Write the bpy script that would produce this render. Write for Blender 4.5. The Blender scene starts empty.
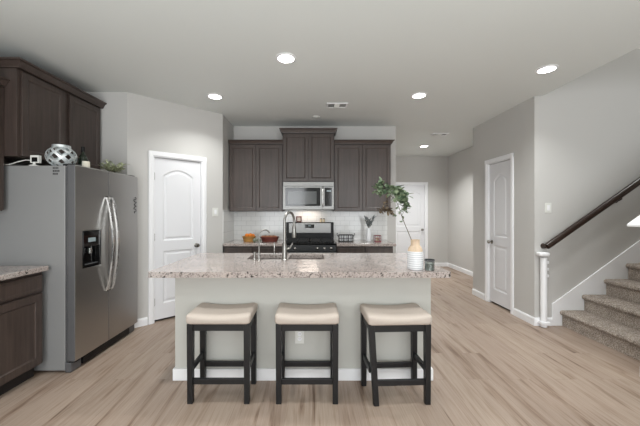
import bpy, bmesh, math, random
from mathutils import Vector, Matrix
random.seed(7)
PI = math.pi
S = bpy.context.scene
COL = S.collection

# ------------------------------------------------------------------ camera, world, light, exposure
CAMZ = 1.36
cam_d = bpy.data.cameras.new('camera'); cam = bpy.data.objects.new('camera', cam_d); COL.objects.link(cam)
cam.location = (0, 0, CAMZ); cam.rotation_euler = (PI/2, 0, 0)
cam_d.sensor_width = 36; cam_d.sensor_fit = 'HORIZONTAL'; cam_d.lens = 36*300/640
cam_d.shift_x = 8/640; cam_d.shift_y = -1/640; cam_d.clip_start = 0.05
S.camera = cam
S.view_settings.view_transform = 'Standard'; S.view_settings.look = 'None'
S.view_settings.gamma = 1; S.view_settings.use_curve_mapping = False
S.view_settings.exposure = 0.31
world = bpy.data.worlds.new('world'); S.world = world; world.use_nodes = True
bg = world.node_tree.nodes['Background']; bg.inputs[0].default_value = (0.93, 0.97, 1.0, 1); bg.inputs[1].default_value = 1.0
CAN_W = 7.0
def area(name, loc, rot, sx, sy, w, col=(1, 1, 1)):
    d = bpy.data.lights.new(name, 'AREA'); d.shape = 'RECTANGLE'; d.size = sx; d.size_y = sy
    d.energy = w; d.color = col
    o = bpy.data.objects.new(name, d); COL.objects.link(o); o.location = loc; o.rotation_euler = rot
    return o
# daylight coming in through the windows of the wall behind the camera
for wx in (-1.25, 1.75): area('window_daylight', (wx, -3.38, 1.45), (PI/2, 0, 0), 1.9, 1.9, 62, (0.94, 0.97, 1.0))
# added uplight behind the camera, a fill that evens the ceiling brightness
area('ceiling_fill_light', (0.2, -1.0, 0.7), (PI, 0, 0), 4.5, 2.6, 78, (0.89, 0.985, 1.0))

# ------------------------------------------------------------------ materials
def lin(c):
    r = []
    for v in c:
        v /= 255
        r.append(v/12.92 if v <= 0.04045 else ((v+0.055)/1.055)**2.4)
    return (*r, 1)
def mat(name, rgb, rough=0.5, metal=0.0, spec=0.5, coat=0.0):
    m = bpy.data.materials.new(name); m.use_nodes = True
    b = m.node_tree.nodes['Principled BSDF']
    b.inputs['Base Color'].default_value = lin(rgb); b.inputs['Roughness'].default_value = rough
    b.inputs['Metallic'].default_value = metal; b.inputs['Specular IOR Level'].default_value = spec
    b.inputs['Coat Weight'].default_value = coat
    return m
def nodes(m):
    nt = m.node_tree; return nt, nt.nodes, nt.links, nt.nodes['Principled BSDF']
def coords(nt, scale=(1, 1, 1), rot=(0, 0, 0), kind='Object'):
    tc = nt.nodes.new('ShaderNodeTexCoord'); mp = nt.nodes.new('ShaderNodeMapping')
    mp.inputs['Scale'].default_value = scale; mp.inputs['Rotation'].default_value = rot
    nt.links.new(tc.outputs[kind], mp.inputs[0]); return mp.outputs[0]
def noise(nt, vec, scale, detail=3, rough=0.5, dist=0):
    n = nt.nodes.new('ShaderNodeTexNoise'); n.inputs['Scale'].default_value = scale
    n.inputs['Detail'].default_value = detail; n.inputs['Roughness'].default_value = rough
    n.inputs['Distortion'].default_value = dist
    nt.links.new(vec, n.inputs['Vector']); return n.outputs['Fac']
def ramp(nt, fac, stops):
    r = nt.nodes.new('ShaderNodeValToRGB'); nt.links.new(fac, r.inputs[0]); e = r.color_ramp.elements
    while len(e) < len(stops): e.new(0.5)
    for i, (p, c) in enumerate(stops): e[i].position = p; e[i].color = c
    return r.outputs[0]
def mix(nt, a, b, fac=1.0, mode='MULTIPLY'):
    n = nt.nodes.new('ShaderNodeMix'); n.data_type = 'RGBA'; n.blend_type = mode
    if isinstance(fac, (int, float)): n.inputs[0].default_value = fac
    else: nt.links.new(fac, n.inputs[0])
    for k, v in ((6, a), (7, b)):
        if isinstance(v, tuple): n.inputs[k].default_value = v
        else: nt.links.new(v, n.inputs[k])
    return n.outputs[2]
def bump(nt, fac, strength, dist=0.002):
    n = nt.nodes.new('ShaderNodeBump'); n.inputs['Strength'].default_value = strength
    n.inputs['Distance'].default_value = dist; nt.links.new(fac, n.inputs['Height'])
    nt.links.new(n.outputs[0], nt.nodes['Principled BSDF'].inputs['Normal']); return n
g = lambda v: (v, v, v, 1)

M = {}
def paint(name, rgb, rough=0.75):
    m = mat(name, rgb, rough, spec=0.3); nt, n, l, b = nodes(m)
    bump(nt, noise(nt, coords(nt), 160, 2), 0.12, 0.0008); return m
M['wall'] = paint('wall_paint', (201, 199, 196))
M['ceil'] = paint('ceiling_paint', (228, 231, 229))
M['island'] = paint('island_paint', (196, 195, 189))
M['trim'] = mat('white_trim_paint', (243, 243, 245), 0.4)
M['door'] = mat('white_door_paint', (230, 230, 233), 0.45)
M['plate'] = mat('white_plastic', (225, 225, 220), 0.4)
M['dark_gap'] = mat('dark_gap', (25, 22, 20), 0.9)  # near-black; at the doors it stands in for shade
M['rubber'] = mat('black_rubber', (20, 20, 21), 0.7)

# plank floor
m = mat('plank_floor', (170, 150, 130), 0.42, spec=0.4); nt, n, l, b = nodes(m)
v = coords(nt, rot=(0, 0, PI/2))
br = n.new('ShaderNodeTexBrick'); l.new(v, br.inputs['Vector'])
br.offset = 0.37; br.offset_frequency = 2
br.inputs['Scale'].default_value = 1; br.inputs['Brick Width'].default_value = 1.22; br.inputs['Row Height'].default_value = 0.18
br.inputs['Mortar Size'].default_value = 0.0013; br.inputs['Mortar Smooth'].default_value = 0.3
br.inputs['Color1'].default_value = lin((174, 157, 143)); br.inputs['Color2'].default_value = lin((164, 146, 133))
br.inputs['Mortar'].default_value = lin((150, 133, 120))
# per-plank offset so grain breaks at each board
sep = n.new('ShaderNodeSeparateColor'); l.new(br.outputs['Color'], sep.inputs[0])
add = n.new('ShaderNodeVectorMath'); add.operation = 'MULTIPLY_ADD'; l.new(br.outputs['Color'], add.inputs[0])
add.inputs[1].default_value = (31, 57, 13); l.new(v, add.inputs[2])
mp = n.new('ShaderNodeMapping'); mp.inputs['Scale'].default_value = (0.8, 15, 1); l.new(add.outputs[0], mp.inputs[0])
g1 = noise(nt, mp.outputs[0], 1.6, 6, 0.6, 0.9)
mp2 = n.new('ShaderNodeMapping'); mp2.inputs['Scale'].default_value = (0.9, 10, 1); l.new(add.outputs[0], mp2.inputs[0])
g2 = noise(nt, mp2.outputs[0], 1.0, 4, 0.6, 0.6)
mp3 = n.new('ShaderNodeMapping'); mp3.inputs['Scale'].default_value = (2, 60, 1); l.new(add.outputs[0], mp3.inputs[0])
g3 = noise(nt, mp3.outputs[0], 2.0, 3, 0.6)
c = mix(nt, br.outputs['Color'], ramp(nt, g1, [(0.30, lin((214, 204, 196))), (0.45, lin((246, 244, 242))), (0.7, g(1))]))
c = mix(nt, c, ramp(nt, g2, [(0.30, lin((165, 149, 137))), (0.37, lin((226, 219, 213))), (0.46, g(1))]))
c = mix(nt, c, ramp(nt, g3, [(0.3, lin((236, 233, 230))), (0.6, g(1))]))
mp4 = n.new('ShaderNodeMapping'); mp4.inputs['Scale'].default_value = (2.6, 9, 1); l.new(add.outputs[0], mp4.inputs[0])
g4 = noise(nt, mp4.outputs[0], 1.3, 2, 0.5, 0.2)
c = mix(nt, c, ramp(nt, g4, [(0.20, lin((165, 147, 134))), (0.27, g(1))]))
l.new(c, b.inputs['Base Color']); bump(nt, br.outputs['Fac'], -0.3, 0.001)
l.new(ramp(nt, g1, [(0.2, g(0.5)), (0.8, g(0.38))]), b.inputs['Roughness'])
M['floor'] = m

# stained cabinet wood
def wood(name, rgb, rough=0.36, axis=2, amt=0.82):
    m = mat(name, rgb, rough, spec=0.5); nt, n, l, b = nodes(m)
    sc = [28, 28, 28]; sc[axis] = 1.6
    v = coords(nt, scale=tuple(sc))
    f = noise(nt, v, 1.5, 5, 0.65, 0.4)
    f2 = noise(nt, coords(nt), 2.2, 3)
    c = mix(nt, lin(rgb), ramp(nt, f, [(0.3, g(amt**2.2)), (0.7, g(1.12))]))
    c = mix(nt, c, ramp(nt, f2, [(0.3, g(0.85)), (0.7, g(1.1))]))
    l.new(c, b.inputs['Base Color']); bump(nt, f, 0.06, 0.0005); return m
M['cab'] = wood('espresso_cabinet_wood', (76, 64, 59))
M['rail'] = wood('dark_handrail_wood', (52, 37, 30), 0.3, 0)
M['stool'] = mat('black_stool_wood', (17, 18, 21), 0.4)
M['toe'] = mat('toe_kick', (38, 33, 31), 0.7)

# granite
m = mat('speckled_granite', (190, 180, 174), 0.12, spec=0.55); nt, n, l, b = nodes(m)
v = coords(nt)
f1 = noise(nt, v, 90, 4, 0.7); f2 = noise(nt, v, 55, 3, 0.6, 0.5); f3 = noise(nt, v, 3.5, 4, 0.6, 1.0)
vo = n.new('ShaderNodeTexVoronoi'); vo.inputs['Scale'].default_value = 75; l.new(v, vo.inputs['Vector'])
c = ramp(nt, f3, [(0.3, lin((188, 179, 175))), (0.5, lin((182, 170, 165))), (0.7, lin((170, 160, 156)))])
c = mix(nt, c, ramp(nt, f1, [(0.36, lin((120, 112, 108))), (0.5, g(1)), (0.66, lin((255, 252, 248)))]), 0.9)
c = mix(nt, c, ramp(nt, f2, [(0.34, lin((66, 62, 61))), (0.42, g(1))]))
c = mix(nt, c, ramp(nt, vo.outputs['Distance'], [(0.0, lin((150, 142, 138))), (0.25, g(1))]), 0.5)
l.new(c, b.inputs['Base Color']); M['granite'] = m

# carpet
m = mat('speckled_carpet', (140, 128, 118), 0.95, spec=0.1); nt, n, l, b = nodes(m)
v = coords(nt); f = noise(nt, v, 95, 3, 0.75); f2 = noise(nt, v, 14, 3, 0.6)
c = ramp(nt, f, [(0.34, lin((120, 108, 100))), (0.5, lin((176, 163, 152))), (0.66, lin((218, 208, 198)))])
c = mix(nt, c, ramp(nt, f2, [(0.3, g(0.75)), (0.7, g(1.05))]))
l.new(c, b.inputs['Base Color']); bump(nt, f, 1.0, 0.012); M['carpet'] = m

# subway tile
def tile(name, rot, tint):
    m = mat(name, (225, 226, 226), 0.15); nt, n, l, b = nodes(m)
    v = coords(nt, rot=rot)
    br = n.new('ShaderNodeTexBrick'); l.new(v, br.inputs['Vector'])
    br.inputs['Scale'].default_value = 1; br.inputs['Brick Width'].default_value = 0.152; br.inputs['Row Height'].default_value = 0.076
    br.inputs['Mortar Size'].default_value = 0.0022; br.inputs['Mortar Smooth'].default_value = 0.4
    br.inputs['Color1'].default_value = lin(tint); br.inputs['Color2'].default_value = lin(tuple(x-5 for x in tint))
    br.inputs['Mortar'].default_value = lin((188, 188, 186)); l.new(br.outputs['Color'], b.inputs['Base Color'])
    bump(nt, br.outputs['Fac'], -0.5, 0.002); return m
M['tile'] = tile('white_subway_tile', (-PI/2, 0, 0), (232, 232, 230))
M['tile_side'] = tile('white_subway_tile_side', (-PI/2, 0, PI/2), (232, 232, 230))

def steel(name, rgb, rough=0.28, axis=2):
    m = mat(name, rgb, rough, 1.0); nt, n, l, b = nodes(m)
    sc = [300, 300, 300]; sc[axis] = 2
    f = noise(nt, coords(nt, scale=tuple(sc)), 1.0, 2)
    l.new(ramp(nt, f, [(0.3, g(rough-0.04)), (0.7, g(rough+0.05))]), b.inputs['Roughness'])
    return m
M['steel'] = steel('brushed_stainless', (178, 176, 173), 0.34)
M['steel_h'] = steel('brushed_stainless_horizontal', (126, 125, 123), 0.36, 0)
M['handle'] = steel('pale_stainless', (215, 214, 212), 0.25)
M['nickel'] = mat('brushed_nickel', (150, 148, 144), 0.35, 1.0)
M['knobm'] = mat('satin_knob', (150, 146, 140), 0.25, 1.0)
M['fridge_side'] = mat('grey_fridge_side', (140, 140, 140), 0.4)
M['edge'] = mat('door_edge_grey', (92, 92, 94), 0.45)
M['gasket'] = mat('grey_gasket', (80, 80, 82), 0.6)
M['black_gloss'] = mat('black_gloss', (14, 14, 15), 0.08)
M['black'] = mat('black_enamel', (12, 12, 13), 0.4, spec=0.25)
M['panel_black'] = mat('black_panel', (10, 10, 11), 0.3, spec=0.25)
M['iron'] = mat('black_iron', (22, 22, 23), 0.55)
M['mw_glass'] = mat('microwave_glass', (96, 98, 98), 0.12)
M['lcd'] = mat('pale_display', (150, 165, 170), 0.2)
M['print'] = mat('black_print', (35, 35, 36), 0.5)

m = mat('cream_fabric', (214, 202, 190), 0.9, spec=0.15); nt, n, l, b = nodes(m)
f = noise(nt, coords(nt), 420, 2); f2 = noise(nt, coords(nt), 25, 3)
c = mix(nt, lin((196, 184, 174)), ramp(nt, f, [(0.3, g(0.86)), (0.7, g(1.05))])); l.new(c, b.inputs['Base Color'])
bump(nt, f, 0.3, 0.001); M['fabric'] = m

m = mat('vase_ribbed_glaze', (225, 226, 228), 0.35); nt, n, l, b = nodes(m)
M['white_glaze'] = mat('white_glaze', (226, 227, 229), 0.3)
w = n.new('ShaderNodeTexWave'); w.wave_type = 'BANDS'; w.bands_direction = 'Z'; w.inputs['Scale'].default_value = 19
l.new(coords(nt), w.inputs['Vector'])
l.new(ramp(nt, w.outputs['Fac'], [(0.0, lin((150, 152, 158))), (0.16, lin((228, 229, 231)))]), b.inputs['Base Color'])
M['vase_white'] = m
M['vase_tan'] = wood('pale_wood_vase_neck', (212, 188, 162), 0.5, 2, 0.93)
def leafm(name, a, b_):
    m = mat(name, a, 0.6, spec=0.3); nt, n, l, b = nodes(m)
    l.new(ramp(nt, noise(nt, coords(nt), 28, 3), [(0.35, lin(a)), (0.65, lin(b_))]), b.inputs['Base Color']); return m
M['leaf'] = leafm('eucalyptus_leaf', (82, 104, 78), (152, 166, 136))
M['leaf_brown'] = leafm('dry_leaf', (86, 72, 56), (126, 110, 88))
M['leaf_pale'] = leafm('pale_leaf', (158, 166, 130), (204, 208, 176))
M['leaf_grey'] = leafm('grey_leaf', (104, 110, 112), (140, 146, 146))
M['stem'] = mat('brown_stem', (92, 82, 66), 0.7)
m = mat('smoked_glass', (205, 209, 207), 0.05); m.node_tree.nodes['Principled BSDF'].inputs['Transmission Weight'].default_value = 1.0
M['smoke'] = m
m = mat('clear_glass', (235, 240, 238), 0.02); m.node_tree.nodes['Principled BSDF'].inputs['Transmission Weight'].default_value = 1.0
M['glass'] = m
M['wax'] = mat('grey_wax', (190, 194, 190), 0.6)
M['bottle'] = mat('dark_green_glass', (22, 32, 20), 0.08)
M['label'] = mat('cream_label', (222, 216, 200), 0.6)
m = mat('patinated_metal', (150, 160, 162), 0.45, 0.5); nt, n, l, b = nodes(m)
l.new(ramp(nt, noise(nt, coords(nt), 22, 3), [(0.3, lin((150, 160, 163))), (0.55, lin((228, 232, 233)))]), b.inputs['Base Color']); M['patina'] = m
M['wicker'] = wood('tan_wicker', (190, 140, 72), 0.7, 0, 0.7)
M['orange'] = mat('orange_peel', (226, 128, 34), 0.45)
M['red_wicker'] = wood('red_brown_wicker', (112, 48, 36), 0.6, 0, 0.6)
M['greyfruit'] = mat('grey_green_skin', (118, 124, 108), 0.5)
M['nut'] = mat('brown_nut', (150, 96, 66), 0.5)
M['red'] = mat('dark_red_lacquer', (112, 26, 38), 0.35)
M['photo'] = mat('pale_print', (196, 188, 180), 0.5)
M['cream'] = mat('cream_ceramic', (222, 206, 176), 0.5)
m = bpy.data.materials.new('lamp_lens'); m.use_nodes = True; b = m.node_tree.nodes['Principled BSDF']
b.inputs['Emission Color'].default_value = (1, 0.97, 0.93, 1); b.inputs['Emission Strength'].default_value = 9
M['lens'] = m

# ------------------------------------------------------------------ object helpers
def link(name, me, m, parent=None):
    o = bpy.data.objects.new(name, me); COL.objects.link(o)
    if m: me.materials.append(m)
    if parent: o.parent = parent
    return o
def tag(o, label=None, cat=None, group=None, kind=None):
    for k, v in (('label', label), ('category', cat), ('group', group), ('kind', kind)):
        if v: o[k] = v
    return o
def thing(name, loc, label, cat, rz=0, group=None):
    o = bpy.data.objects.new(name, None); COL.objects.link(o); o.location = loc
    o.rotation_euler = (0, 0, rz); o.empty_display_size = 0.1
    return tag(o, label, cat, group)
class MB:
    def __init__(s): s.bm = bmesh.new()
    def box(s, x0, x1, y0, y1, z0, z1, rot=None, piv=None):
        r = bmesh.ops.create_cube(s.bm, size=1)['verts']
        bmesh.ops.scale(s.bm, vec=(x1-x0, y1-y0, z1-z0), verts=r)
        bmesh.ops.translate(s.bm, vec=((x0+x1)/2, (y0+y1)/2, (z0+z1)/2), verts=r)
        if rot is not None: bmesh.ops.rotate(s.bm, cent=piv or (0, 0, 0), matrix=rot, verts=r)
        return s
    def loft(s, rings, cap0=True, cap1=True, closed=True):
        R = [[s.bm.verts.new(p) for p in r] for r in rings]; nn = len(R[0])
        for a, b_ in zip(R, R[1:]):
            for i in range(nn if closed else nn-1):
                j = (i+1) % nn; s.bm.faces.new((a[i], a[j], b_[j], b_[i]))
        if cap0: s.bm.faces.new(list(reversed(R[0])))
        if cap1: s.bm.faces.new(R[-1])
        return s
    def lathe(s, prof, c=(0, 0, 0), seg=28, cap0=True, cap1=True, axis='z'):
        rings = []
        for r, z in prof:
            ring = []
            for i in range(seg):
                a = 2*PI*i/seg; p = (r*math.cos(a), r*math.sin(a), z)
                if axis == 'y': p = (p[0], -p[2], p[1])      # positive z of the profile points to -y
                if axis == 'x': p = (p[2], p[0], p[1])
                ring.append((c[0]+p[0], c[1]+p[1], c[2]+p[2]))
            rings.append(ring)
        return s.loft(rings, cap0, cap1)
    def tube(s, pts, r, seg=10, flat=None):
        pts = [Vector(p) for p in pts]; rings = []; prev = None
        for i, p in enumerate(pts):
            t = (pts[min(i+1, len(pts)-1)]-pts[max(i-1, 0)]).normalized()
            if prev is None:
                u = t.cross(Vector((0, 0, 1)))
                if u.length < 0.1: u = t.cross(Vector((0, 1, 0)))
            else: u = prev - t*prev.dot(t)
            u.normalize(); prev = u; w = t.cross(u)
            rr = r[i] if isinstance(r, (list, tuple)) else r
            ra, rb = (rr, rr) if flat is None else (rr*flat[0], rr*flat[1])
            rings.append([p+u*ra*math.cos(2*PI*k/seg)+w*rb*math.sin(2*PI*k/seg) for k in range(seg)])
        return s.loft(rings)
    def prism(s, poly, a, b_, axis='y'):
        def P(p, t): return {'y': (p[0], t, p[1]), 'x': (t, p[0], p[1]), 'z': (p[0], p[1], t)}[axis]
        return s.loft([[P(p, a) for p in poly], [P(p, b_) for p in poly]])
    def ball(s, c, r, sub=2, sc=(1, 1, 1)):
        vs = bmesh.ops.create_icosphere(s.bm, subdivisions=sub, radius=r)['verts']
        bmesh.ops.scale(s.bm, vec=sc, verts=vs); bmesh.ops.translate(s.bm, vec=c, verts=vs); return s
    def build(s, name, m, parent=None, bevel=0, smooth=False, world=False, seg=2):
        bmesh.ops.recalc_face_normals(s.bm, faces=s.bm.faces)
        me = bpy.data.meshes.new(name)
        if world and parent:
            mw = Matrix.Translation(parent.location) @ parent.rotation_euler.to_matrix().to_4x4()
            s.bm.transform(mw.inverted())
        s.bm.to_mesh(me); s.bm.free()
        o = link(name, me, m, parent)
        if smooth:
            for p in me.polygons: p.use_smooth = True
            me.set_sharp_from_angle(angle=math.radians(40))
        if bevel:
            b_ = o.modifiers.new('bevel', 'BEVEL'); b_.width = bevel; b_.segments = seg; b_.limit_method = 'ANGLE'
            b_.angle_limit = math.radians(40)
        return o
def box(name, m, b6, parent=None, bevel=0, world=False):
    return MB().box(*b6).build(name, m, parent, bevel, world=world)
def struct(name, mb, m, parent=None, bevel=0):
    o = mb.build(name, m, parent, bevel)
    if not parent: o['kind'] = 'structure'
    return o
def offset_poly(poly, d):          # inward offset of a CCW outline
    out = []; n_ = len(poly)
    for i in range(n_):
        p0, p1, p2 = (Vector(poly[(i+k) % n_]) for k in (-1, 0, 1))
        a = (p1-p0).normalized(); b_ = (p2-p1).normalized()
        na = Vector((-a.y, a.x)); nb = Vector((-b_.y, b_.x)); mt = (na+nb)
        mt /= max(mt.dot(na), 0.2); out.append(tuple(p1+mt*d))
    return out
def rect(x0, x1, z0, z1): return [(x0, z0), (x1, z0), (x1, z1), (x0, z1)]
def arch(x0, x1, z0, z1, rise, n_=12):
    p = [(x0, z0), (x1, z0)]
    for i in range(n_+1):
        t = i/n_; x = x1+(x0-x1)*t
        p.append((x, z1-rise+rise*math.sin(PI*t)**0.9 if 0 < t < 1 else z1-rise))
    return p
def leaf_mesh(w, h, t, panels, prof, through=False, x0=0, z0=0):
    """slab x0..x0+w, z0..z0+h, front at y=0, back at y=t, with moulded recesses; prof = [(inset, depth)...]"""
    s = MB(); bm = s.bm
    outer = rect(x0, x0+w, z0, z0+h)
    def loop(poly, y):
        vs = [bm.verts.new((p[0], y, p[1])) for p in poly]
        es = [bm.edges.new((vs[i], vs[(i+1) % len(vs)])) for i in range(len(vs))]
        return vs, es
    fv, fe = loop(outer, 0); edges = list(fe); back = []
    bv, be = loop(outer, t); back += be
    for poly in panels:
        pv, pe = loop(poly, 0); edges += pe; last = pv
        if through:
            qv, qe = loop(poly, t); back += qe
            for i in range(len(pv)):
                j = (i+1) % len(pv); bm.faces.new((pv[i], pv[j], qv[j], qv[i]))
        else:
            for ins, dep in prof:
                nv = [bm.verts.new((p[0], dep, p[1])) for p in offset_poly(poly, ins)]
                for i in range(len(nv)):
                    j = (i+1) % len(nv); bm.faces.new((last[i], last[j], nv[j], nv[i]))
                last = nv
            bm.faces.new(last)
    bmesh.ops.triangle_fill(bm, edges=edges, use_beauty=True, use_dissolve=False)
    bmesh.ops.triangle_fill(bm, edges=back, use_beauty=True, use_dissolve=False)
    for i in range(4):
        j = (i+1) % 4; bm.faces.new((fv[i], fv[j], bv[j], bv[i]))
    return s
def rounded_box(dx, dy, dz, r, cuts=10, deform=None, c=(0, 0, 0)):
    s = MB(); bmesh.ops.create_cube(s.bm, size=2)
    bmesh.ops.subdivide_edges(s.bm, edges=s.bm.edges[:], cuts=cuts, use_grid_fill=True)
    H = Vector((dx/2, dy/2, dz/2)); I = Vector([h-r for h in H])
    for v_ in s.bm.verts:
        p = Vector([math.copysign(abs(v_.co[i])**0.75, v_.co[i])*H[i] for i in range(3)])
        q = Vector([max(-I[i], min(I[i], p[i])) for i in range(3)]); d = p-q
        p = q + (d.normalized()*r if d.length > 1e-6 else d)
        if deform: p = deform(p)
        v_.co = p + Vector(c)
    return s

# ------------------------------------------------------------------ the room
CZ = 2.75; XL = -2.86; XR = 2.67; YB = 4.87; YR = -3.4; YS = 3.60; YF = 7.5; XH = 3.4; XE = 5.6; XO = 2.76; YO = 2.555; T = 0.12
struct('floor', MB().box(XL-T, XE+T, YR-T, YF+T, -0.1, 0), M['floor'])
ce = MB()
ce.box(XL-T, XO, YR-T, YS, CZ, CZ+0.25)
ce.box(XO, XE+T, YR-T, YO, CZ, CZ+0.25)
ce.box(XL-T, XR, YS, YF+T, CZ, CZ+0.25)
ce.box(XR, XH+T, YS+T, YF+T, CZ, CZ+0.25)
struct('ceiling', ce, M['ceil'])
struct('ceiling_upper', MB().box(XR-T, XE+T, 2.35, YS+T, 5.3, 5.4), M['ceil'])
struct('wall_left', MB().box(XL-T, XL, YR, 3.48, 0, CZ), M['wall'])
# jog beside the fridge, angled pantry wall with its door opening, return wall
A = Vector((-2.143, 3.48)); B = Vector((-1.272, 4.27)); AB = (B-A); AL = AB.length; AD = AB.normalized(); ang = math.atan2(AD.y, AD.x)
struct('wall_nook', MB().box(XL-T, A.x, 3.48, 3.60, 0, CZ), M['wall'])
wa = leaf_mesh(AL, CZ, T, [], [])
wa.bm.free()
d0, d1 = 0.275, 0.885     # door opening along the angled wall
s = MB(); s.box(0, d0, 0, T, 0, CZ); s.box(d1, AL, 0, T, 0, CZ); s.box(d0, d1, 0, T, 2.05, CZ)
wpan = struct('wall_angled', s, M['wall']); wpan.location = (A.x, A.y, 0); wpan.rotation_euler = (0, 0, ang)
wret = struct('wall_return', MB().box(B.x-T, B.x, B.y+0.002, YB, 0, CZ), M['wall'])
wback = struct('wall_back', MB().box(B.x-T, 1.36, YB, YB+T, 0, CZ), M['wall'])
struct('wall_hall_left', MB().box(1.24, 1.36, YB+T, YF, 0, CZ), M['wall'])
fd0, fd1 = 2.0, 2.84
s = MB(); s.box(1.24, fd0, YF, YF+T, 0, CZ); s.box(fd1, XH+T, YF, YF+T, 0, CZ); s.box(fd0, fd1, YF, YF+T, 2.05, CZ)
struct('wall_far', s, M['wall'])
struct('wall_hall_right', MB().box(XH, XH+T, 4.975, YF, 0, CZ), M['wall'])
struct('wall_hall_return', MB().box(XR+T, XH+T, 4.975-T, 4.975, 0, CZ), M['wall'])
cd0, cd1 = 4.02, 4.56    # closet door opening in the right wall
s = MB(); s.box(XR, XR+T, YS+T, cd0, 0, CZ); s.box(XR, XR+T, cd1, 4.975, 0, CZ); s.box(XR, XR+T, cd0, cd1, 2.09, CZ)
struct('wall_right', s, M['wall'], bevel=0.0)
struct('wall_stairs', MB().box(XR, XE+T, YS, YS+T, 0, 5.3), M['wall'])
struct('wall_stair_end', MB().box(XE, XE+T, YR, YS, 0, 5.3), M['wall'])
struct('wall_stair_upper', MB().box(XO, XE, YO-T, YO, CZ+0.25, 5.3), M['wall'])
struct('wall_stair_side', MB().box(XO-T, XO, YO-T, YS, CZ+0.25, 5.3), M['wall'])
# wall behind the camera with two big windows
s = MB()
for x0, x1, z0, z1 in ((XL-T, -2.2, 0, CZ), (-0.3, 0.8, 0, CZ), (2.7, XE+T, 0, CZ), (-2.2, -0.3, 0, 0.5), (-2.2, -0.3, 2.4, CZ), (0.8, 2.7, 0, 0.5), (0.8, 2.7, 2.4, CZ)):
    s.box(x0, x1, YR-T, YR, z0, z1)
struct('wall_rear', s, M['wall'])
for i, (x0, x1) in enumerate(((-2.2, -0.3), (0.8, 2.7))):
    w = leaf_mesh(x1-x0, 1.9, 0.05, [rect(x0+0.06, (x0+x1)/2-0.03, 0.56, 2.34), rect((x0+x1)/2+0.03, x1-0.06, 0.56, 2.34)], [], True, x0, 0.5)
    o = struct('window_%d' % (i+1), w, M['trim']); o.location = (0, YR-0.09, 0)

# baseboards: run along a segment, the room on the left-hand side of p0 -> p1 being the wall side
def baseboard(name, p0, p1, h=0.095, t=0.014):
    p0 = Vector(p0); p1 = Vector(p1); d = p1-p0; L = d.length
    s = MB(); s.prism([(0, 0), (0, h), (-t*0.45, h), (-t, h-0.018), (-t, 0)], 0, L, 'x')
    o = struct(name, s, M['trim']); o.location = (p0.x, p0.y, 0); o.rotation_euler = (0, 0, math.atan2(d.y, d.x)); return o
# prism is (y,z) extruded along x; -y faces the room when walking with the wall on the left
def along(p, q): return p, q
e = 0.001
baseboard('baseboard_nook', (XL, 3.48-e), (A.x, 3.48-e))
P = lambda t_: (A.x+AD.x*t_+AD.y*e, A.y+AD.y*t_-AD.x*e)
baseboard('baseboard_angled_left', P(0), P(d0-0.065)); baseboard('baseboard_angled_right', P(d1+0.065), P(AL))
baseboard('baseboard_far', (fd1+0.065, YF-e), (XH, YF-e))
baseboard('baseboard_hall_right', (XH-e, YF-0.015), (XH-e, 4.975))
baseboard('baseboard_right_far', (XR-e, 4.975), (XR-e, cd1+0.065))
baseboard('baseboard_right', (XR-e, cd0-0.065), (XR-e, YS))
baseboard('baseboard_stairs', (XR-0.015, YS-e), (2.875, YS-e))

# doors: leaf with moulded panels, casing, knob, hinges
def door(name, w, loc, rz, knob_right, jd, two=True, hinges=True, H=2.05):
    """opening w wide from local x=0, wall face at y=0"""
    root = bpy.data.objects.new(name, None); COL.objects.link(root); root.location = loc; root.rotation_euler = (0, 0, rz)
    root['kind'] = 'structure'
    cw = 0.055
    s = MB()
    for a, b_ in ((-cw, 0.0), (w, w+cw)): s.prism([(a, -0.001), (a, -0.012), (a+0.01, -0.018), (b_-0.01, -0.016), (b_, -0.010), (b_, -0.001)], 0, H+cw-0.0, 'z')
    s.box(-cw, w+cw, -0.0165, -0.001, H, H+cw)
    s.build('casing', M['trim'], root, 0.002)
    s = MB(); s.box(0, 0.014, 0, 0.118, 0, H); s.box(w-0.014, w, 0, 0.118, 0, H); s.box(0.014, w-0.014, 0, 0.118, H-0.014, H)
    s.build('jamb', M['trim'], root)
    x0, x1, z0, z1 = 0.018, w-0.018, 0.028, H-0.02
    m_ = 0.1 if w > 0.5 else 0.09
    pans = [arch(x0+m_, x1-m_, 1.00, 1.90, 0.085), rect(x0+m_, x1-m_, 0.22, 0.87)]
    lf = leaf_mesh(x1-x0, z1-z0, 0.035, pans, [(0.006, 0.006), (0.014, 0.011), (0.03, 0.011), (0.045, 0.004)], False, x0, z0)
    lo = lf.build('door_leaf', M['door'], root); lo.location = (0, jd, 0)
    kx = x1-0.06 if knob_right else x0+0.06
    k = MB().lathe([(0.0, 0), (0.028, 0), (0.028, 0.006), (0.01, 0.012), (0.01, 0.032), (0.024, 0.042), (0.027, 0.052), (0.022, 0.062), (0.0, 0.066)], (0, 0, 0), 20, False, False, 'y')
    ko = k.build('door_knob', M['knobm'], root, smooth=True); ko.location = (kx, jd-0.001, 0.915)
    if hinges:
        for hz in (0.25, 1.05, 1.8):
            hx = x0-0.004 if knob_right else x1+0.004
            h_ = MB().lathe([(0.007, 0), (0.007, 0.09)], (hx, jd-0.009, hz-0.045), 10); h_.build('hinge', M['knobm'], root)
    return root
door('door_1', d1-d0, (A.x+AD.x*d0, A.y+AD.y*d0, 0), ang, True, 0.02)
door('door_2', cd1-cd0, (XR, cd1, 0), -PI/2, False, 0.02, H=2.09)
door('door_3', fd1-fd0, (fd0, YF, 0), 0, True, 0.03, hinges=False)
struct('gap_shade_1', MB().box(d0, d1, 0.06, T-0.002, -0.002, 0.006), M['dark_gap']).location = (0, 0, 0)  # dark floor strip, painted shade of the gap under the pantry door
o = bpy.data.objects['gap_shade_1']; o.location = (A.x, A.y, 0); o.rotation_euler = (0, 0, ang)
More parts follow.
